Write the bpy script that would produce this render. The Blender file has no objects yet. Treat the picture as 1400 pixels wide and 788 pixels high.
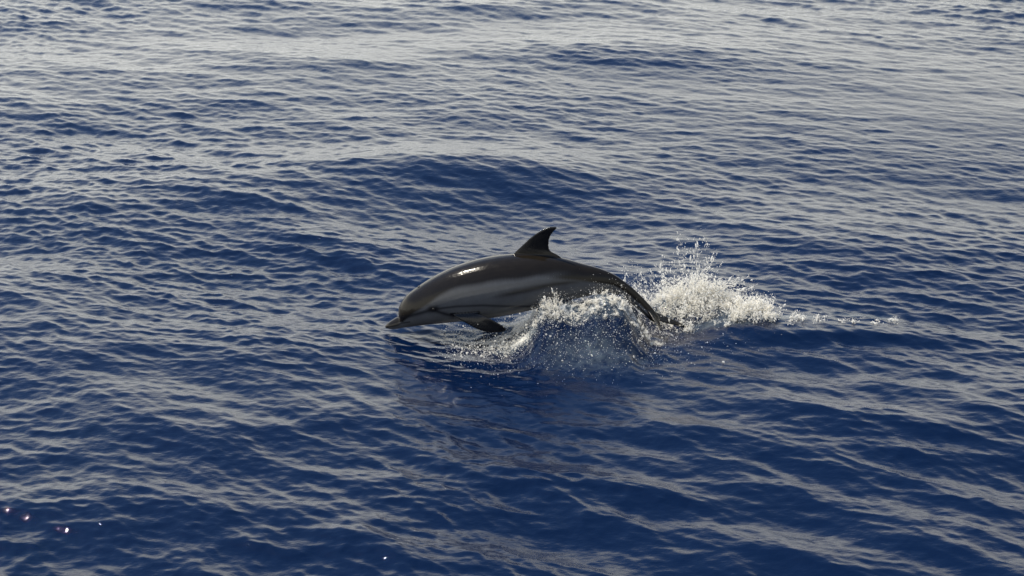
import bpy, math, random
import numpy as np
from mathutils import Vector

SC = bpy.context.scene
COL = SC.collection
R = math.radians
rng = np.random.default_rng(11)

# ------------------------------------------------------------------ camera
CAM_H = 4.2
PITCH = R(21.0)
HFOV = R(36.0)
cam = bpy.data.cameras.new('camera')
cam.angle = HFOV
cam.clip_start = 0.1
cam.clip_end = 20000
cam_ob = bpy.data.objects.new('camera', cam)
cam_ob.location = (0, 0, CAM_H)
cam_ob.rotation_euler = (math.pi / 2 - PITCH, 0, 0)
COL.objects.link(cam_ob)
SC.camera = cam_ob

# ------------------------------------------------------------------ sky, sun, exposure
SUN_EL, SUN_AZ = R(62), R(-72)          # azimuth from +Y (away from the camera), positive to the right
HAZE_TOP = 0.56
HAZE_COL = (8.9, 8.95, 8.4, 1)
world = bpy.data.worlds.new('World')
SC.world = world
world.use_nodes = True
wn, wl = world.node_tree.nodes, world.node_tree.links
bg = wn['Background']
sky = wn.new('ShaderNodeTexSky')
sky.sky_type = 'NISHITA'
sky.sun_disc = False
sky.sun_elevation = SUN_EL
sky.sun_rotation = SUN_AZ
sky.altitude = 0
sky.air_density = 1.0
sky.dust_density = 0.1
sky.ozone_density = 1.0
# sea haze: the same pale veil all round the horizon, thinning out upwards
wtc = wn.new('ShaderNodeTexCoord'); wsep = wn.new('ShaderNodeSeparateXYZ')
wl.new(wtc.outputs['Generated'], wsep.inputs[0])
wmr = wn.new('ShaderNodeMapRange'); wmr.interpolation_type = 'SMOOTHSTEP'
wmr.inputs['From Min'].default_value = 0.19; wmr.inputs['From Max'].default_value = HAZE_TOP
wmr.inputs['To Min'].default_value = 1; wmr.inputs['To Max'].default_value = 0
wl.new(wsep.outputs['Z'], wmr.inputs['Value'])
wmx = wn.new('ShaderNodeMix'); wmx.data_type = 'RGBA'
wl.new(wmr.outputs[0], wmx.inputs[0])
wl.new(sky.outputs[0], wmx.inputs[6])
# haze is brighter on the sun's side (forward scattering), darker behind the camera
wdot = wn.new('ShaderNodeVectorMath'); wdot.operation = 'DOT_PRODUCT'
wl.new(wtc.outputs['Generated'], wdot.inputs[0])
wdot.inputs[1].default_value = (math.sin(SUN_AZ), math.cos(SUN_AZ), 0)
wfs = wn.new('ShaderNodeMapRange')
wfs.inputs['From Min'].default_value = -1; wfs.inputs['From Max'].default_value = 1
wfs.inputs['To Min'].default_value = 0.50; wfs.inputs['To Max'].default_value = 1.05
wl.new(wdot.outputs['Value'], wfs.inputs['Value'])
whc = wn.new('ShaderNodeVectorMath'); whc.operation = 'SCALE'
whc.inputs[0].default_value = HAZE_COL[:3]
wl.new(wfs.outputs[0], whc.inputs['Scale'])
wl.new(whc.outputs[0], wmx.inputs[7])
wl.new(wmx.outputs[2], bg.inputs[0])
bg.inputs[1].default_value = 0.10

sun = bpy.data.lights.new('sun', 'SUN')
sun.energy = 3.2
sun.angle = R(0.5)
sun.color = (1.0, 0.92, 0.78)
sun_ob = bpy.data.objects.new('sun', sun)
sdir = Vector((math.sin(SUN_AZ) * math.cos(SUN_EL), math.cos(SUN_AZ) * math.cos(SUN_EL), math.sin(SUN_EL)))
sun_ob.rotation_euler = sdir.to_track_quat('Z', 'Y').to_euler()
sun_ob.location = sdir * 50
COL.objects.link(sun_ob)

SC.view_settings.view_transform = 'Standard'
SC.view_settings.look = 'None'
SC.view_settings.gamma = 1
SC.view_settings.use_curve_mapping = False
SC.view_settings.exposure = 0.98

# ------------------------------------------------------------------ helpers
F = 700 / math.tan(HFOV / 2)            # focal length for the 1400 px wide photograph
YD = 10.05                              # distance of the dolphin's own plane
PX = math.hypot(YD, YD * math.tan(PITCH)) / F   # metres per pixel at the dolphin


def ray(px, py):
    u, v = (px - 700) / F, -(py - 394) / F
    return np.array([u, math.cos(PITCH) + v * math.sin(PITCH), -math.sin(PITCH) + v * math.cos(PITCH)])


def at(px, py, y=YD):                   # world point on the upright plane at distance y
    d = ray(px, py)
    return np.array([0, 0, CAM_H]) + d * (y / d[1])


def ground(px, py, z=0.0):              # world point on the level z
    d = ray(px, py)
    return np.array([0, 0, CAM_H]) + d * ((z - CAM_H) / d[2])


def mesh_from(name, verts, faces, mat=None, smooth=True):
    """verts (n,3) array, faces (m,3) or (m,4) array."""
    verts = np.asarray(verts, np.float32)
    faces = np.asarray(faces, np.int32)
    k = faces.shape[1]
    me = bpy.data.meshes.new(name)
    me.vertices.add(len(verts))
    me.vertices.foreach_set('co', verts.ravel())
    me.loops.add(faces.size)
    me.loops.foreach_set('vertex_index', faces.ravel())
    me.polygons.add(len(faces))
    me.polygons.foreach_set('loop_start', np.arange(len(faces), dtype=np.int32) * k)
    me.polygons.foreach_set('loop_total', np.full(len(faces), k, np.int32))
    me.update(calc_edges=True)
    if smooth:
        me.polygons.foreach_set('use_smooth', np.ones(len(faces), bool))
    if mat:
        me.materials.append(mat)
    return me


def link(name, me, parent=None):
    o = bpy.data.objects.new(name, me)
    COL.objects.link(o)
    if parent:
        o.parent = parent
    return o


def float_attr(me, name, data):
    a = me.attributes.new(name, 'FLOAT', 'POINT')
    a.data.foreach_set('value', np.asarray(data, np.float32))


def smooth01(x, a, b):
    t = np.clip((x - a) / (b - a), 0, 1)
    return t * t * (3 - 2 * t)


def new_mat(name):
    m = bpy.data.materials.new(name)
    m.use_nodes = True
    nt = m.node_tree
    return m, nt.nodes, nt.links, nt.nodes['Principled BSDF']


# ------------------------------------------------------------------ materials
# sea water: deep blue body colour, mirror-like surface, foam where the attribute says the water is churned
M_SEA, n, l, p = new_mat('sea_water')
p.inputs['Base Color'].default_value = (0.0001, 0.0052, 0.0245, 1)
p.inputs['Roughness'].default_value = 0.006
p.inputs['IOR'].default_value = 1.333
geo = n.new('ShaderNodeNewGeometry')
mp = n.new('ShaderNodeMapping')
mp.inputs['Rotation'].default_value = (0, 0, R(28))
mp.inputs['Scale'].default_value = (0.55, 1.0, 1.0)
l.new(geo.outputs['Position'], mp.inputs['Vector'])
nz = n.new('ShaderNodeTexNoise')
nz.inputs['Scale'].default_value = 34
nz.inputs['Detail'].default_value = 5
nz.inputs['Roughness'].default_value = 0.55
l.new(mp.outputs[0], nz.inputs['Vector'])
bmp = n.new('ShaderNodeBump')
bmp.inputs['Strength'].default_value = 1.0
bmp.inputs['Distance'].default_value = 0.003
l.new(nz.outputs['Fac'], bmp.inputs['Height'])
l.new(bmp.outputs[0], p.inputs['Normal'])
at_f = n.new('ShaderNodeAttribute')
at_f.attribute_name = 'foam'
fz = n.new('ShaderNodeTexNoise')
fz.inputs['Scale'].default_value = 22
fz.inputs['Detail'].default_value = 8
fz.inputs['Roughness'].default_value = 0.7
fz.inputs['Distortion'].default_value = 0.6
l.new(geo.outputs['Position'], fz.inputs['Vector'])
fa = n.new('ShaderNodeMath'); fa.operation = 'ADD'
l.new(at_f.outputs['Fac'], fa.inputs[0]); l.new(fz.outputs['Fac'], fa.inputs[1])
fr = n.new('ShaderNodeMapRange')
fr.interpolation_type = 'SMOOTHSTEP'
fr.inputs['From Min'].default_value = 0.93
fr.inputs['From Max'].default_value = 1.25
l.new(fa.outputs[0], fr.inputs['Value'])
aer = n.new('ShaderNodeMapRange')                       # bubbles carried under the surface make the water paler
aer.inputs['From Min'].default_value = 0.55; aer.inputs['From Max'].default_value = 1.15
l.new(fa.outputs[0], aer.inputs['Value'])
wc = n.new('ShaderNodeMix'); wc.data_type = 'RGBA'
wc.inputs[6].default_value = p.inputs['Base Color'].default_value
wc.inputs[7].default_value = (0.075, 0.095, 0.11, 1)
aw = n.new('ShaderNodeMath'); aw.operation = 'MULTIPLY'; aw.use_clamp = True
gt = n.new('ShaderNodeMapRange'); gt.inputs['From Min'].default_value = 0.03; gt.inputs['From Max'].default_value = 0.25
l.new(at_f.outputs['Fac'], gt.inputs['Value'])
l.new(aer.outputs[0], aw.inputs[0]); l.new(gt.outputs[0], aw.inputs[1])
l.new(aw.outputs[0], wc.inputs[0]); l.new(wc.outputs[2], p.inputs['Base Color'])
foam = n.new('ShaderNodeBsdfPrincipled')
foam.inputs['Base Color'].default_value = (0.80, 0.79, 0.75, 1)
foam.inputs['Roughness'].default_value = 0.55
fb = n.new('ShaderNodeBump')
fb.inputs['Strength'].default_value = 0.8
fb.inputs['Distance'].default_value = 0.02
l.new(fz.outputs['Fac'], fb.inputs['Height'])
l.new(fb.outputs[0], foam.inputs['Normal'])
mx = n.new('ShaderNodeMixShader')
l.new(fr.outputs[0], mx.inputs[0])
l.new(p.outputs[0], mx.inputs[1])
l.new(foam.outputs[0], mx.inputs[2])
l.new(mx.outputs[0], n['Material Output'].inputs['Surface'])

# airborne water: bright backlit drops
M_DROP, n, l, p = new_mat('spray_drops')
p.inputs['Base Color'].default_value = (0.93, 0.92, 0.88, 1)
p.inputs['Roughness'].default_value = 0.25
p.inputs['IOR'].default_value = 1.333
tr = n.new('ShaderNodeBsdfTranslucent')
tr.inputs['Color'].default_value = (0.97, 0.95, 0.90, 1)
mx = n.new('ShaderNodeMixShader')
mx.inputs[0].default_value = 0.68
l.new(p.outputs[0], mx.inputs[1]); l.new(tr.outputs[0], mx.inputs[2])
tp = n.new('ShaderNodeBsdfTransparent')
mt = n.new('ShaderNodeMixShader'); mt.inputs[0].default_value = 0.25
l.new(mx.outputs[0], mt.inputs[1]); l.new(tp.outputs[0], mt.inputs[2])
l.new(mt.outputs[0], n['Material Output'].inputs['Surface'])

# dolphin skin: colour pattern carried by the skin itself, wet gloss
M_SKIN, n, l, p = new_mat('dolphin_skin')
ac = n.new('ShaderNodeAttribute'); ac.attribute_name = 'skin'
sn = n.new('ShaderNodeTexNoise'); sn.inputs['Scale'].default_value = 18; sn.inputs['Detail'].default_value = 6
tc = n.new('ShaderNodeTexCoord')
l.new(tc.outputs['Object'], sn.inputs['Vector'])
mr = n.new('ShaderNodeMapRange')
mr.inputs['To Min'].default_value = 0.78; mr.inputs['To Max'].default_value = 1.2
l.new(sn.outputs['Fac'], mr.inputs['Value'])
mm = n.new('ShaderNodeMix'); mm.data_type = 'RGBA'; mm.blend_type = 'MULTIPLY'; mm.inputs[0].default_value = 1
l.new(ac.outputs['Color'], mm.inputs[6]); l.new(mr.outputs[0], mm.inputs[7])
l.new(mm.outputs[2], p.inputs['Base Color'])
rr = n.new('ShaderNodeMapRange')
rr.inputs['To Min'].default_value = 0.06; rr.inputs['To Max'].default_value = 0.22
p.inputs['Specular IOR Level'].default_value = 0.22
l.new(sn.outputs['Fac'], rr.inputs['Value']); l.new(rr.outputs[0], p.inputs['Roughness'])
sb = n.new('ShaderNodeBump'); sb.inputs['Strength'].default_value = 0.25; sb.inputs['Distance'].default_value = 0.004
sf = n.new('ShaderNodeTexNoise'); sf.inputs['Scale'].default_value = 55; sf.inputs['Detail'].default_value = 3
l.new(tc.outputs['Object'], sf.inputs['Vector'])
sb2 = n.new('ShaderNodeBump'); sb2.inputs['Strength'].default_value = 0.35; sb2.inputs['Distance'].default_value = 0.002
l.new(sf.outputs['Fac'], sb2.inputs['Height']); l.new(sb.outputs[0], sb2.inputs['Normal'])
l.new(sn.outputs['Fac'], sb.inputs['Height']); l.new(sb2.outputs[0], p.inputs['Normal'])

M_EYE, n, l, p = new_mat('eye_black')
p.inputs['Base Color'].default_value = (0.01, 0.009, 0.008, 1)
p.inputs['Specular IOR Level'].default_value = 0.2
p.inputs['Roughness'].default_value = 0.3
en = n.new('ShaderNodeTexNoise'); en.inputs['Scale'].default_value = 200
ec = n.new('ShaderNodeMapRange'); ec.inputs['To Min'].default_value = 0.25; ec.inputs['To Max'].default_value = 0.4
l.new(en.outputs['Fac'], ec.inputs['Value']); l.new(ec.outputs[0], p.inputs['Roughness'])

# ------------------------------------------------------------------ sea surface
def wave_field(N, L, bands, dir_deg, spread, iso, seed, chop):
    """Random sea from a directional spectrum. bands: [(wavelength, slope variance per octave)] ascending."""
    g = np.random.default_rng(seed)
    kx = np.fft.fftfreq(N, L / N) * 2 * np.pi
    ky = np.fft.rfftfreq(N, L / N) * 2 * np.pi
    KX, KY = np.meshgrid(kx, ky, indexing='ij')
    K = np.sqrt(KX ** 2 + KY ** 2); K[0, 0] = 1
    lam = 2 * np.pi / K
    ll = np.log2(np.array([b[0] for b in bands])); sv = np.array([b[1] for b in bands])
    S = np.interp(np.log2(lam), ll, sv, left=0, right=0)
    th = np.arctan2(KX, KY)                              # 0 = along +Y, positive to +X
    D = iso + np.abs(np.cos(th - R(dir_deg))) ** spread
    Dn = iso + np.mean(np.abs(np.cos(np.linspace(0, 2 * np.pi, 400))) ** spread)
    dk = 2 * np.pi / L
    E = S / (math.log(2) * 2 * np.pi * K ** 4) * D / Dn * dk * dk   # height variance per mode
    A = np.sqrt(E) * (g.standard_normal(K.shape) + 1j * g.standard_normal(K.shape)) * N * N / math.sqrt(2)
    A[0, 0] = 0
    A = A.astype(np.complex64)
    h = np.fft.irfft2(A, s=(N, N)).astype(np.float32)
    dx = np.fft.irfft2(1j * KX / K * A, s=(N, N)).astype(np.float32) * chop
    dy = np.fft.irfft2(1j * KY / K * A, s=(N, N)).astype(np.float32) * chop
    return h, dx, dy, L


def sample(field, x, y):
    h, dx, dy, L = field
    N = h.shape[0]
    u = (x / L % 1.0) * N; v = (y / L % 1.0) * N
    i = np.floor(u).astype(np.int64); j = np.floor(v).astype(np.int64)
    fu = (u - i).astype(np.float32); fv = (v - j).astype(np.float32)
    i %= N; j %= N; i1 = (i + 1) % N; j1 = (j + 1) % N
    out = []
    for a in (h, dx, dy):
        out.append((a[i, j] * (1 - fu) * (1 - fv) + a[i1, j] * fu * (1 - fv) + a[i, j1] * (1 - fu) * fv + a[i1, j1] * fu * fv))
    return out


LONG = wave_field(512, 61.0, [(0.5, 0), (0.8, .0013), (1.5, .0024), (3, .0034), (6, .0018), (10, .0006), (14, 0)], 24, 4, 0.06, 5, 0.8)
LONG_SD = float(LONG[0].std())
SHORT = wave_field(3072, 31.0, [(0.03, 0), (0.05, .010), (0.09, .019), (0.16, .017), (0.3, .009), (0.5, .004), (0.8, 0)], 27, 4, 0.09, 7, 0.95)
STREAK = wave_field(768, 26.0, [(0.22, 0), (0.32, .009), (0.55, .009), (0.9, .004), (1.5, 0)], 29, 12, 0.01, 21, 0.9)
CHURN = wave_field(768, 6.1, [(0.02, 0), (0.035, .05), (0.07, .07), (0.15, .07), (0.3, .03), (0.5, 0)], 0, 2, 1.0, 9, 0.5)


def X(px):
    return (px - 700) * PX


def seg_profile(px_list, val_list):
    xs = np.array([(q - 700) * PX for q in px_list]); vs = np.array(val_list, float)
    return lambda x: np.interp(x, xs, vs)


mound_h = seg_profile([670, 700, 725, 742, 765, 790, 815, 850, 872, 890, 930, 1000, 1060, 1130, 1200, 1290, 1340],
                      [.0, .03, .13, .31, .30, .26, .32, .32, .18, .0, .0, .05, .06, .06, .05, .02, 0])
mound_f = seg_profile([670, 700, 730, 800, 860, 885, 910, 1000, 1060, 1130, 1200, 1290, 1340],
                      [.25, .34, .38, .38, .34, .22, .16, .16, .14, .12, .10, .12, .1])


def gauss2(x, y, px, py, sx, sy, rot=0.0):
    c = ground(px, py)
    dx, dy = x - c[0], y - c[1]
    a = R(rot)
    u = dx * math.cos(a) + dy * math.sin(a); v = -dx * math.sin(a) + dy * math.cos(a)
    return np.exp(-(u / sx) ** 2 - (v / sy) ** 2)


def sea_height(x, y):
    """displacement (dz, ddx, ddy, foam, churn) of the surface at x, y"""
    h1, a1, b1 = sample(LONG, x + 11.0, y + 4.0)
    h2, a2, b2 = sample(SHORT, x + 3.0, y)
    # water pushed up round the animal's body and along its wake
    yc = YD - 0.10
    front = mound_f(x)
    m = mound_h(x) * np.where(y < yc, np.exp(-((y - yc) / front) ** 2), np.exp(-((y - yc) / 0.30) ** 2))
    h1 = h1 * (1 - .35 * smooth01(y, 13, 20)) * (1 - .85 * gauss2(x, y, 1180, 210, 4.5, 5)) * (1 - .8 * gauss2(x, y, 770, 460, 1.5, 1.0)) - .035 * gauss2(x, y, 620, 475, .5, .5) - .05 * gauss2(x, y, 915, 448, .18, .2)
    # larger swells with their steep faces towards the viewer
    for (px, py, sx, sy, amp, rot) in ((620, 238, 1.5, .75, .12, -8), (150, 285, 2.4, .95, .15, 4), (1130, 322, 1.7, .8, .085, -10),
                                       (330, 575, 1.3, .5, .06, -6), (1290, 560, 1.4, .55, .07, -14), (860, 70, 2.2, .9, .045, -4)):
        m = m + amp * gauss2(x, y, px, py, sx, sy, rot)
    # boiling heap of white water behind the flukes
    heap = np.exp(-((x - X(958)) / .30) ** 2 - ((y - YD - .36) / .15) ** 2)
    heap2 = np.exp(-((x - X(1030)) / .22) ** 2 - ((y - YD - .16) / .10) ** 2)
    m = m + .17 * heap + .08 * heap2
    churn = np.zeros_like(x)
    for (px, py, sx, sy, amp) in ((800, 482, .50, .36, 1.25), (735, 492, .42, .28, 1.0), (850, 490, .40, .35, 1.0),
                                  (690, 455, .30, .28, .7), (950, 450, .40, .22, 1.0), (1040, 446, .30, .14, .8),
                                  (1150, 436, .45, .09, .7)):
        churn = np.maximum(churn, amp * gauss2(x, y, px, py, sx, sy))
    hc, ac_, bc = sample(CHURN, x, y)
    foam_ = np.zeros_like(x)
    for (px, py, sx, sy, amp) in ((712, 477, .17, .10, .62), (640, 455, .11, .08, .42), (790, 440, .46, .30, .40),
                                  (715, 452, .27, .2, .38), (985, 452, .30, .10, .42), (1035, 446, .20, .10, .6),
                                  (1090, 442, .22, .06, .44), (1180, 432, .3, .05, .33), (810, 500, .5, .25, .27)):
        foam_ = np.maximum(foam_, amp * gauss2(x, y, px, py, sx, sy))
    foam_ = np.maximum(foam_, np.maximum(.66 * heap, .6 * heap2)); churn = np.maximum(churn, 1.2 * heap)
    ridge = np.exp(-((y - yc + 0.10) / 0.11) ** 2) * smooth01(x, (715 - 700) * PX, (745 - 700) * PX) * (1 - smooth01(x, (868 - 700) * PX, (890 - 700) * PX))
    foam_ = np.maximum(foam_, 0.5 * ridge)
    calm = (1 - 0.68 * gauss2(x, y, 655, 512, .75, .70)) * (1 - .62 * gauss2(x, y, 1090, 185, 6.5, 7))
    gust, _, _ = sample(LONG, x * .75 + 31, y * .5 + 17)           # gusts and slicks: ripples come in patches
    calm = calm * np.clip(.97 + gust / LONG_SD * .25, .66, 1.45)
    # longer-crested wind streaks run through the nearer water
    hs, as_, bs = sample(STREAK, x, y)
    ws = .35 + .75 * smooth01(x - (y - 7) * .35, -2.5, 1.0) * (1 - smooth01(y, 8.5, 12.5))
    ws = ws * (1 - .8 * gauss2(x, y, 720, 490, 1.1, .9))
    ws = ws * (1 - .75 * gauss2(x, y, 1090, 185, 6.5, 6))
    calm = calm * (1 - .28 * np.clip(ws - .35, 0, 1))
    h1 = h1 + hs * ws; a1 = a1 + as_ * ws; b1 = b1 + bs * ws
    z = h1 + h2 * calm + m + hc * churn * 0.7
    return z, a1 + a2 * calm + ac_ * churn * .5, b1 + b2 * calm + bc * churn * .5, foam_, churn


def build_sea():
    # one round sheet about a point behind the camera: fine in front of it, coarse to the horizon
    y0 = -3.0
    rows = [0.6, 2.0, 4.0, 6.0, 7.5]
    r = 9.2
    while r < 29:
        rows.append(r)
        d = r + y0
        r += max(0.012, 0.00060 * 0.74 * (d * d + CAM_H ** 2) / CAM_H)
    g = 1.0
    while r < 9000:
        rows.append(r); g = min(g * 1.12, 12.0); r += (rows[-1] - rows[-2]) * 1.12 if g < 12 else r * .06
    rows = np.array(rows)
    fine = np.radians(np.linspace(-23, 23, 980))
    step = fine[1] - fine[0]
    side = []; a = fine[-1]; s = step
    while True:
        s = min(s * 1.12, R(6)); a += s
        if a > R(177):
            break
        side.append(a)
    side = np.array(side)
    ang = np.concatenate([-side[::-1], fine, side])
    A, RR = np.meshgrid(ang, rows)
    x = (RR * np.sin(A)).ravel(); y = (RR * np.cos(A)).ravel() + y0
    z, dx, dy, fo, ch = sea_height(x, y)
    fade = 1 - smooth01(np.hypot(x, y), 60, 400)
    X = np.stack([x + dx * fade, y + dy * fade, z * fade], 1)
    nr, na = len(rows), len(ang)
    i = np.arange(nr - 1)[:, None]; j = np.arange(na)[None, :]
    j1 = (j + 1) % na
    f = np.stack([i * na + j + 0 * i, i * na + j1, (i + 1) * na + j1, (i + 1) * na + j], -1).reshape(-1, 4)
    me = mesh_from('sea', X, f, M_SEA)
    float_attr(me, 'foam', fo); float_attr(me, 'churn', ch)
    o = link('sea', me)
    o['kind'] = 'structure'
    o['label'] = 'deep blue rippled open sea surface reflecting pale hazy sky'
    print('sea verts', len(X), 'rows', nr, 'cols', na)
    return o


build_sea()

# ------------------------------------------------------------------ dolphin
ST = [  # back point, belly point (photograph pixels), width / height
    ((526, 446.5), (527, 448.5), 1.2), ((531.5, 440.5), (534, 450), 1.25), ((539, 435.5), (543, 449.5), 1.2),
    ((545.5, 431.5), (551, 448), 1.15), ((544.8, 427), (558, 447), 1.05), ((546.5, 417), (571, 445), 0.98),
    ((555.5, 403.5), (588, 443), 0.92), ((571, 391.5), (605, 441.5), 0.90), ((592, 378), (622, 440), 0.90),
    ((618, 365), (645, 438), 0.92), ((649, 354.7), (672, 434.5), 0.94), ((680, 348.5), (700, 429.5), 0.94),
    ((712, 346), (726, 424), 0.92), ((742, 347), (750, 418), 0.88), ((770, 352), (774, 412), 0.82),
    ((796, 359.5), (796, 407), 0.76), ((819, 366), (815, 403), 0.70), ((838, 374), (830, 401), 0.62),
    ((853, 384), (843, 403.5), 0.56), ((867, 395), (855, 411), 0.52), ((880, 408), (868, 420), 0.55),
    ((891, 420), (880, 430), 0.65), ((898, 429), (888, 437), 0.8), ((902, 436), (894, 441), 0.9)]


def catmull(P, m):
    P = np.asarray(P, float)
    n_ = len(P)
    t = np.linspace(0, n_ - 1, m)
    i = np.clip(np.floor(t).astype(int), 0, n_ - 2); f = (t - i)[:, None]
    p0 = P[np.clip(i - 1, 0, n_ - 1)]; p1 = P[i]; p2 = P[i + 1]; p3 = P[np.clip(i + 2, 0, n_ - 1)]
    return 0.5 * (2 * p1 + (p2 - p0) * f + (2 * p0 - 5 * p1 + 4 * p2 - p3) * f ** 2 + (3 * p1 - p0 - 3 * p2 + p3) * f ** 3)


def tube_faces(m, s, off=0):
    """faces of m rings of s points plus two end caps, as triangles"""
    i = np.arange(m - 1)[:, None]; j = np.arange(s)[None, :]; j1 = (j + 1) % s
    a = i * s + j; b = i * s + j1; c = (i + 1) * s + j1; d = (i + 1) * s + j
    t = np.concatenate([np.stack([a, b, c], -1).reshape(-1, 3), np.stack([a, c, d], -1).reshape(-1, 3)])
    k = np.arange(1, s - 1)
    cap0 = np.stack([0 * k, k + 1, k], -1)
    cap1 = np.stack([0 * k, k, k + 1], -1) + (m - 1) * s
    return np.concatenate([t, cap0, cap1]) + off


SPINE_C = None


def body_loft():
    raw = np.array([[*a, *b, w] for a, b, w in ST])
    r = catmull(raw, 150)
    S = 40
    rings = []
    cen, dirs, half = [], [], []
    for (tx, ty, bx, by, w) in r:
        c = at((tx + bx) / 2, (ty + by) / 2)
        a = max(0.5 * math.hypot(tx - bx, ty - by) * PX, 0.004)
        d = np.array([tx - bx, 0, -(ty - by)]); d /= np.linalg.norm(d)
        ph = np.linspace(0, 2 * np.pi, S, endpoint=False)
        cs, sn_ = np.cos(ph), np.sin(ph)
        # slightly flatter sides, keel towards the back
        up = np.sign(cs) * np.abs(cs) ** 0.96
        wd = np.sign(sn_) * np.abs(sn_) ** 0.92 * (1 - 0.10 * cs)
        rings.append(c + a * up[:, None] * d + (a * w * wd)[:, None] * np.array([0, -1, 0]))
        cen.append(c); dirs.append(d); half.append(a)
    V = np.concatenate(rings)
    return V, tube_faces(len(rings), S), np.array(cen), np.array(dirs), np.array(half)


def blade(lead, trail, thick, normal, m=30, S=24, tmin=0.0045):
    """fin from leading and trailing edge points (root to tip), with a rounded foil section"""
    Lp = catmull(lead, m); Tp = catmull(trail, m)
    nrm = np.asarray(normal, float); nrm /= np.linalg.norm(nrm)
    rings = []
    for q in range(m):
        c = np.linalg.norm(Tp[q] - Lp[q])
        ph = np.linspace(0, 2 * np.pi, S, endpoint=False)
        u = 0.5 - 0.5 * np.cos(ph)
        prof = 1.3 * np.sqrt(np.clip(u, 0, 1)) * (1 - u) ** 0.75 + 0.0
        side = np.sign(np.sin(ph))
        th = np.maximum(thick * c * prof, tmin * (np.abs(np.sin(ph)) > 1e-6))
        rings.append(Lp[q] + (Tp[q] - Lp[q]) * u[:, None] + (side * th)[:, None] * nrm)
    return np.concatenate(rings), tube_faces(m, S)


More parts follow.
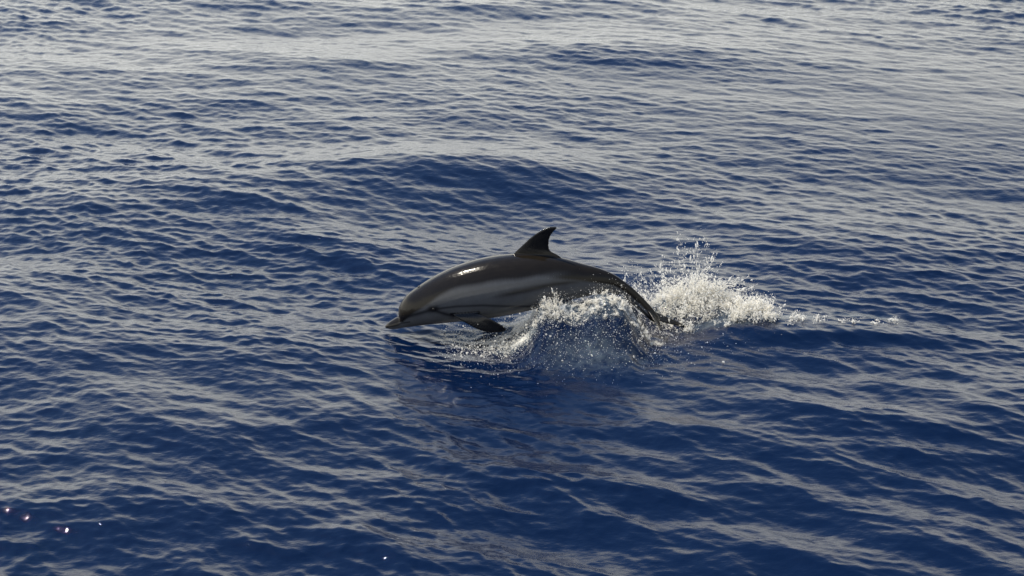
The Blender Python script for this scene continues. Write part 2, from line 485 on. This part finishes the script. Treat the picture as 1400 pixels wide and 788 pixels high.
def build_dolphin():
    V, Fc, cen, dirs, half = body_loft()
    parts = [(V, Fc)]
    # dorsal fin
    lead = [at(*q) for q in ((690, 362), (703, 346), (714, 335.5), (727, 323.5), (740, 315), (752, 310.3), (759, 309.8))]
    trail = [at(*q) for q in ((778, 368), (766, 351), (752.5, 342.5), (750.5, 331), (754, 321), (759.5, 314.5), (762.5, 311))]
    parts.append(blade(lead, trail, 0.085, (0, 1, 0), m=36))
    # flippers: near side as seen, far side mirrored
    L0 = [(612, 425, 0.12), (622, 433, 0.17), (638, 443, 0.20), (656, 452, 0.225), (672, 455, 0.245), (685, 454.5, 0.255), (691, 453, 0.26)]
    T0 = [(655, 422, 0.12), (654, 427.5, 0.18), (662, 431.5, 0.215), (671, 436, 0.24), (681, 441.5, 0.255), (689, 446.5, 0.265), (692.5, 450, 0.265)]
    near_l = np.array([at(a, b, YD - c) for a, b, c in L0]); near_t = np.array([at(a, b, YD - c) for a, b, c in T0])
    nn = np.cross(near_l[4] - near_l[0], near_t[2] - near_l[2])
    parts.append(blade(near_l, near_t, 0.075, nn))
    mir = np.array([1, -1, 1])
    fl = near_l * mir + np.array([0, 2 * YD, 0]); ft = near_t * mir + np.array([0, 2 * YD, 0])
    parts.append(blade(fl, ft, 0.075, nn * mir))
    # flukes
    root = at(893, 431); fwd = np.array([0.034, 0, -0.036])
    for tip in (at(949, 450, YD + 0.17), at(904, 453, YD - 0.20)):
        span = tip - root
        lt = np.array([-0.2, 0.1, 0.35, 0.6, 0.82, 0.95, 1.0])
        le = [root + span * t - fwd * 1.5 * (1 - max(t, 0)) ** .9 for t in lt]
        tre = [root + span * t + fwd * 1.3 * (1 - max(t, 0)) ** .6 for t in lt]
        nf = np.cross(span, fwd)
        parts.append(blade(le, tre, 0.07, nf, m=26, tmin=0.005))
    off = 0; vs, fs = [], []
    for v, f in parts:
        vs.append(v); fs.append(f + off); off += len(v)
    base = ground(740, 456)
    org = np.array([(720 - 700) * PX, YD, 0.0])
    raw = mesh_from('dolphin_raw', np.concatenate(vs) - org, np.concatenate(fs))
    o = link('dolphin', raw)
    rm = o.modifiers.new('r', 'REMESH'); rm.mode = 'VOXEL'; rm.voxel_size = 0.0048; rm.use_smooth_shade = True
    sm = o.modifiers.new('s', 'CORRECTIVE_SMOOTH'); sm.iterations = 8; sm.factor = 0.5; sm.use_only_smooth = True; sm.smooth_type = 'LENGTH_WEIGHTED'
    dg = bpy.context.evaluated_depsgraph_get()
    me = bpy.data.meshes.new_from_object(o.evaluated_get(dg))
    o.modifiers.clear()
    o.data = me; me.name = 'dolphin'
    me.materials.clear(); me.materials.append(M_SKIN)
    me.polygons.foreach_set('use_smooth', np.ones(len(me.polygons), bool))
    o.location = org
    nv = len(me.vertices)
    co = np.empty(nv * 3, np.float32); me.vertices.foreach_get('co', co)
    W = co.reshape(-1, 3).astype(float) + org
    # body coordinates: station 0..1 and height -1..1
    sidx = np.zeros(nv, int)
    for c0 in range(0, nv, 20000):
        d2 = ((W[c0:c0 + 20000, None, 0] - cen[None, :, 0]) ** 2 + (W[c0:c0 + 20000, None, 2] - cen[None, :, 2]) ** 2)
        sidx[c0:c0 + 20000] = d2.argmin(1)
    s = sidx / (len(cen) - 1)
    v = ((W - cen[sidx]) * dirs[sidx]).sum(1) / half[sidx]
    lat = np.abs(W[:, 1] - YD)
    # photograph-plane position of each point, used only to lay out the species' markings along the flank
    gx = 700 + W[:, 0] / PX
    c21 = math.cos(PITCH)
    gz = 456 - W[:, 2] * c21 / PX
    gz = gz + lat * math.sin(PITCH) / PX
    back = np.array([0.0105, 0.0084, 0.0060]); flank = np.array([0.066, 0.068, 0.073]); belly = np.array([0.17, 0.165, 0.16]); dark = np.array([0.006, 0.006, 0.007])
    nse = 0.035 * np.sin(W[:, 0] * 9 + W[:, 2] * 5) + 0.02 * np.sin(W[:, 0] * 23 - W[:, 2] * 13)
    # edge of the dark cape along the body
    cape = np.interp(s, [0, .14, .18, .25, .35, .45, .55, .62, .72, .85, 1], [.4, .3, .05, .22, .42, .48, .38, .22, .1, .0, -.1])
    k_back = smooth01(v + nse, cape - .08, cape + .12)[:, None]
    k_belly = (1 - smooth01(v + nse * .6, -.78, -.56))[:, None]
    colr = flank * (1 - k_back) + back * k_back
    colr = colr * (1 - k_belly) + belly * k_belly
    # pale blaze sweeping up from the flank towards the dorsal fin
    bl = np.interp(s, [.36, .46, .56, .64], [-.05, .10, .36, .60])
    kb = (np.exp(-((v - bl) / 0.13) ** 2) * smooth01(s, .34, .42) * (1 - smooth01(s, .56, .63)))[:, None]
    colr = colr * (1 - .55 * kb) + flank * 1.1 * .55 * kb
    # dark band between blaze and flank
    bl2 = np.interp(s, [.45, .52, .60, .66], [-.02, .02, .12, .2])
    kb2 = (np.exp(-((v - bl2) / 0.10) ** 2) * smooth01(s, .44, .5) * (1 - smooth01(s, .6, .68)))[:, None]
    colr = colr * (1 - .75 * kb2) + back * .75 * kb2

    def stroke(pts, wpx, amt, c):
        nonlocal colr
        pts = np.array(pts, float)
        best = np.full(nv, 1e9); wb = np.full(nv, wpx)
        for a, b in zip(pts[:-1], pts[1:]):
            ab = b - a; t = np.clip(((gx - a[0]) * ab[0] + (gz - a[1]) * ab[1]) / (ab @ ab), 0, 1)
            best = np.minimum(best, np.hypot(gx - a[0] - t * ab[0], gz - a[1] - t * ab[1]))
        k = (np.exp(-(best / wpx) ** 2) * amt)[:, None]
        colr = colr * (1 - k) + c * k
    stroke([(590, 421), (597, 420)], 4.5, 1.0, dark)                             # eye patch
    stroke([(549, 433), (565, 429), (580, 425), (592, 421)], 2.6, .8, dark)        # bridle
    stroke([(593, 421), (625, 417), (660, 415.5), (700, 417), (730, 417)], 1.6, .7, dark)   # lateral stripe
    stroke([(593, 422), (605, 426), (620, 430)], 2.6, .8, dark)                  # eye-to-flipper stripe
    stroke([(527, 446), (545, 441), (560, 438.5)], 0.9, .8, dark)                 # mouth line
    # beak tip, fins and flukes are dark
    top_beak = smooth01(s, .135, .11) if False else (1 - smooth01(s, .10, .15))
    kk = np.clip(top_beak * smooth01(v, -.45, .1), 0, 1)[:, None] * .85
    colr = colr * (1 - kk) + back * kk
    fin = smooth01(v, 1.05, 1.2)
    fin = np.maximum(fin, smooth01(s, .90, .95))
    flip = np.zeros(nv)
    for bv in (parts[2][0], parts[3][0]):
        cand = np.where((W[:, 0] > bv[:, 0].min() - .02) & (W[:, 0] < bv[:, 0].max() + .02) & (v < .1))[0]
        for c0 in range(0, len(cand), 4000):
            ii = cand[c0:c0 + 4000]
            dd = np.sqrt(((W[ii, None] - bv[None]) ** 2).sum(-1).min(1))
            flip[ii] = np.maximum(flip[ii], 1 - smooth01(dd, .006, .018))
    kf = np.maximum(fin, flip)[:, None]
    colr = colr * (1 - kf) + dark * kf
    ca = me.color_attributes.new('skin', 'FLOAT_COLOR', 'POINT')
    ca.data.foreach_set('color', np.concatenate([colr, np.ones((nv, 1))], 1).astype(np.float32).ravel())
    o['label'] = 'dark grey striped dolphin leaping from the sea with pale flank and curved dorsal fin'
    o['category'] = 'dolphin'

    # eyes and blowhole
    def ellipsoid(name, c, rad, mat, rot=None):
        u = np.linspace(0, np.pi, 9); w_ = np.linspace(0, 2 * np.pi, 14, endpoint=False)
        vv = np.array([[math.sin(a) * math.cos(b), math.sin(a) * math.sin(b), math.cos(a)] for a in u for b in w_]) * np.array(rad)
        if rot is not None:
            vv = vv @ np.array(rot).T
        me_ = mesh_from(name, vv, tube_faces(9, 14), mat)
        e = link(name, me_, o)
        e.location = Vector(c - org)
        return e
    # place the eyes on the skin: nearest surface vertex to the wanted flank position
    for sgn in (-1, 1):
        m_ = (np.abs(gx - 593.5) < 1.2) & (np.abs(gz - 421) < 1.2) & ((W[:, 1] - YD) * sgn > 0)
        c = W[m_].mean(0)
        ellipsoid('eye', c - np.array([0, sgn * 0.003, 0]), (0.011, 0.008, 0.009), M_EYE)
    m_ = (np.abs(gx - 572.5) < 2.5) & (v > .93) & (lat < .02)
    c = W[m_].mean(0) if m_.any() else at(572, 391)
    a = math.atan2(13, 20)
    ellipsoid('blowhole', c, (0.012, 0.02, 0.0035), M_EYE, [[math.cos(a), 0, -math.sin(a)], [0, 1, 0], [math.sin(a), 0, math.cos(a)]])
    print('dolphin verts', nv)
    return o


build_dolphin()

# ------------------------------------------------------------------ splash and spray
OCT_V = np.array([[1, 0, 0], [-1, 0, 0], [0, 1, 0], [0, -1, 0], [0, 0, 1], [0, 0, -1]], float)
OCT_F = np.array([[0, 2, 4], [2, 1, 4], [1, 3, 4], [3, 0, 4], [2, 0, 5], [1, 2, 5], [3, 1, 5], [0, 3, 5]])
g_ = (1 + 5 ** .5) / 2
ICO_V = np.array([[-1, g_, 0], [1, g_, 0], [-1, -g_, 0], [1, -g_, 0], [0, -1, g_], [0, 1, g_], [0, -1, -g_], [0, 1, -g_], [g_, 0, -1], [g_, 0, 1], [-g_, 0, -1], [-g_, 0, 1]]) / math.hypot(1, g_)
ICO_F = np.array([[0, 11, 5], [0, 5, 1], [0, 1, 7], [0, 7, 10], [0, 10, 11], [1, 5, 9], [5, 11, 4], [11, 10, 2], [10, 7, 6], [7, 1, 8], [3, 9, 4], [3, 4, 2], [3, 2, 6], [3, 6, 8], [3, 8, 9], [4, 9, 5], [2, 4, 11], [6, 2, 10], [8, 6, 7], [9, 8, 1]])


def drops(P, rad, D, stretch):
    """drops as stretched little polyhedra; big ones rounder"""
    out_v, out_f, off = [], [], 0
    for sel, bv, bf in ((rad < 0.0045, OCT_V, OCT_F), (rad >= 0.0045, ICO_V, ICO_F)):
        p_, r_, d_, s_ = P[sel], rad[sel], D[sel], stretch[sel]
        n_ = len(p_)
        if not n_:
            continue
        d_ = d_ / np.maximum(np.linalg.norm(d_, axis=1, keepdims=True), 1e-6)
        up = np.where(np.abs(d_[:, 2:3]) < .9, np.array([[0, 0, 1.]]), np.array([[1., 0, 0]]))
        e1 = np.cross(d_, up); e1 /= np.linalg.norm(e1, axis=1, keepdims=True)
        e2 = np.cross(d_, e1)
        jit = 1 + 0.22 * rng.standard_normal((n_, len(bv)))
        b = bv[None] * jit[..., None] * r_[:, None, None]
        w = b[..., 0:1] * s_[:, None, None] * d_[:, None] + b[..., 1:2] * e1[:, None] + b[..., 2:3] * e2[:, None]
        w = w + p_[:, None]
        out_v.append(w.reshape(-1, 3))
        out_f.append((bf[None] + (np.arange(n_) * len(bv))[:, None, None]).reshape(-1, 3) + off)
        off += n_ * len(bv)
    return np.concatenate(out_v), np.concatenate(out_f)


def surf(x, y):
    z, *_ = sea_height(np.asarray(x, float), np.asarray(y, float))
    return z


class Spray:
    def __init__(self):
        self.P, self.r, self.D, self.s = [], [], [], []

    def add(self, P, r, D=None, s=None):
        n_ = len(P)
        self.P.append(P); self.r.append(np.broadcast_to(r, n_).copy())
        self.D.append(rng.standard_normal((n_, 3)) if D is None else D)
        self.s.append(1 + rng.random(n_) * 0.8 if s is None else np.broadcast_to(s, n_).copy())

    def jets(self, n_jet, x0, x1, y, ysp, vx, vz, vxs, vzs, t_range, per, r0, clump):
        """ballistic fingers of water torn into drops: each jet is one curved string of beads and satellites"""
        for _ in range(n_jet):
            o = np.array([rng.uniform(x0, x1), y + rng.normal() * ysp, 0])
            o[2] = float(surf([o[0]], [o[1]])[0])
            vel = np.array([vx + rng.normal() * vxs, rng.normal() * .35, max(vz * abs(1 + rng.normal() * vzs), .15)])
            T = rng.uniform(*t_range)
            k = max(3, int(per * rng.uniform(.4, 1.6)))
            u = rng.random(k) ** .7
            spread = clump * (0.35 + u)[:, None]
            vv = vel[None] * (u[:, None]) + rng.standard_normal((k, 3)) * spread
            P = o + vv * T + np.array([0, 0, -4.9]) * (T * T) * np.clip(u, .2, 1)[:, None]
            zs = surf(P[:, 0], P[:, 1])
            keep = P[:, 2] > zs - .01
            r = np.minimum(r0 * np.exp(rng.normal(size=k) * .55), .0062)
            self.add(P[keep], r[keep], vv[keep] + np.array([0, 0, -9.8 * T * .5]), 1 + rng.random(keep.sum()) ** 3 * 4.5)

    def build(self, name, label, category):
        V, Fc = drops(np.concatenate(self.P), np.concatenate(self.r), np.concatenate(self.D), np.concatenate(self.s))
        me = mesh_from(name, V, Fc, M_DROP)
        o = link(name, me)
        o['kind'] = 'stuff'; o['label'] = label; o['category'] = category
        print(name, len(Fc))
        return o


# tail splash: the white plume thrown up behind the flukes
sp = Spray()
YT = YD + 0.30
sp.jets(150, X(900), X(1000), YT, .10, .25, 1.05, .70, .35, (.10, .20), 100, .0016, .12)
sp.jets(170, X(900), X(1015), YT, .12, .35, .8, .7, .3, (.08, .16), 80, .0017, .14)
sp.jets(30, X(905), X(975), YT, .10, .05, 2.0, .55, .25, (.12, .22), 70, .0018, .07)
sp.jets(18, X(915), X(975), YT, .08, .10, 2.8, .35, .12, (.16, .26), 30, .0019, .06)
sp.jets(85, X(1000), X(1060), YT - .15, .08, .35, 1.2, .4, .3, (.06, .13), 70, .0018, .14)
for q in (1066, 1084, 1097, 1118, 1131, 1160, 1178, 1205, 1232):
    sp.jets(7 if q < 1100 else 4, X(q - 7), X(q + 7), YT - .2, .05, .3, .7 if q < 1140 else .45, .4, .35, (.04, .09), 40, .0015, .11)
sp.jets(40, X(865), X(915), YT, .10, -.3, 2.0, .5, .25, (.10, .2), 40, .0018, .16)
sp.build('tail_splash', 'white plume of spray thrown up behind the dolphin flukes', 'splash')

# flank splash: froth along the line where the rear body leaves the water
sp = Spray()
YF = YD - .21
sp.jets(40, X(732), X(770), YF, .04, -.25, .7, .3, .3, (.05, .11), 50, .0016, .14)
sp.jets(40, X(765), X(815), YF, .04, -.1, .3, .3, .3, (.04, .08), 40, .0016, .12)
sp.jets(50, X(805), X(858), YF + .03, .04, -.1, .4, .3, .3, (.04, .09), 50, .0016, .13)
sp.jets(30, X(855), X(900), YF - .02, .04, .1, .3, .3, .3, (.04, .08), 40, .0016, .12)
sp.build('flank_splash', 'white froth along the waterline of the dolphin rear flank', 'splash')

# loose drops raining on the churned water below the body
sp = Spray()
n_ = 9000
c = rng.normal(size=(n_, 2))
gx_, gy_ = ground(775, 470)[:2]
x = gx_ + c[:, 0] * .42; y = gy_ + c[:, 1] * .24
keep = (y < YD + .3) & (x > X(600)); x, y = x[keep], y[keep]
z = surf(x, y) + rng.exponential(.03, len(x))
sp.add(np.stack([x, y, z], 1), .0013 * np.exp(rng.normal(size=len(x)) * .5))
n_ = 600
x = X(636) + rng.normal(size=n_) * .09; y = YD - .1 + rng.normal(size=n_) * .18
z = surf(x, y) + rng.exponential(.015, n_)
sp.add(np.stack([x, y, z], 1), .0018 * np.exp(rng.normal(size=n_) * .5))
n_ = 2200
cc = ground(708, 478)
x = cc[0] + rng.normal(size=n_) * .13; y = cc[1] + rng.normal(size=n_) * .06
z = surf(x, y) + rng.exponential(.02, n_)
sp.add(np.stack([x, y, z], 1), .0022 * np.exp(rng.normal(size=n_) * .45))
sp.build('falling_drops', 'small pale drops raining onto churned water below the dolphin belly', 'spray')
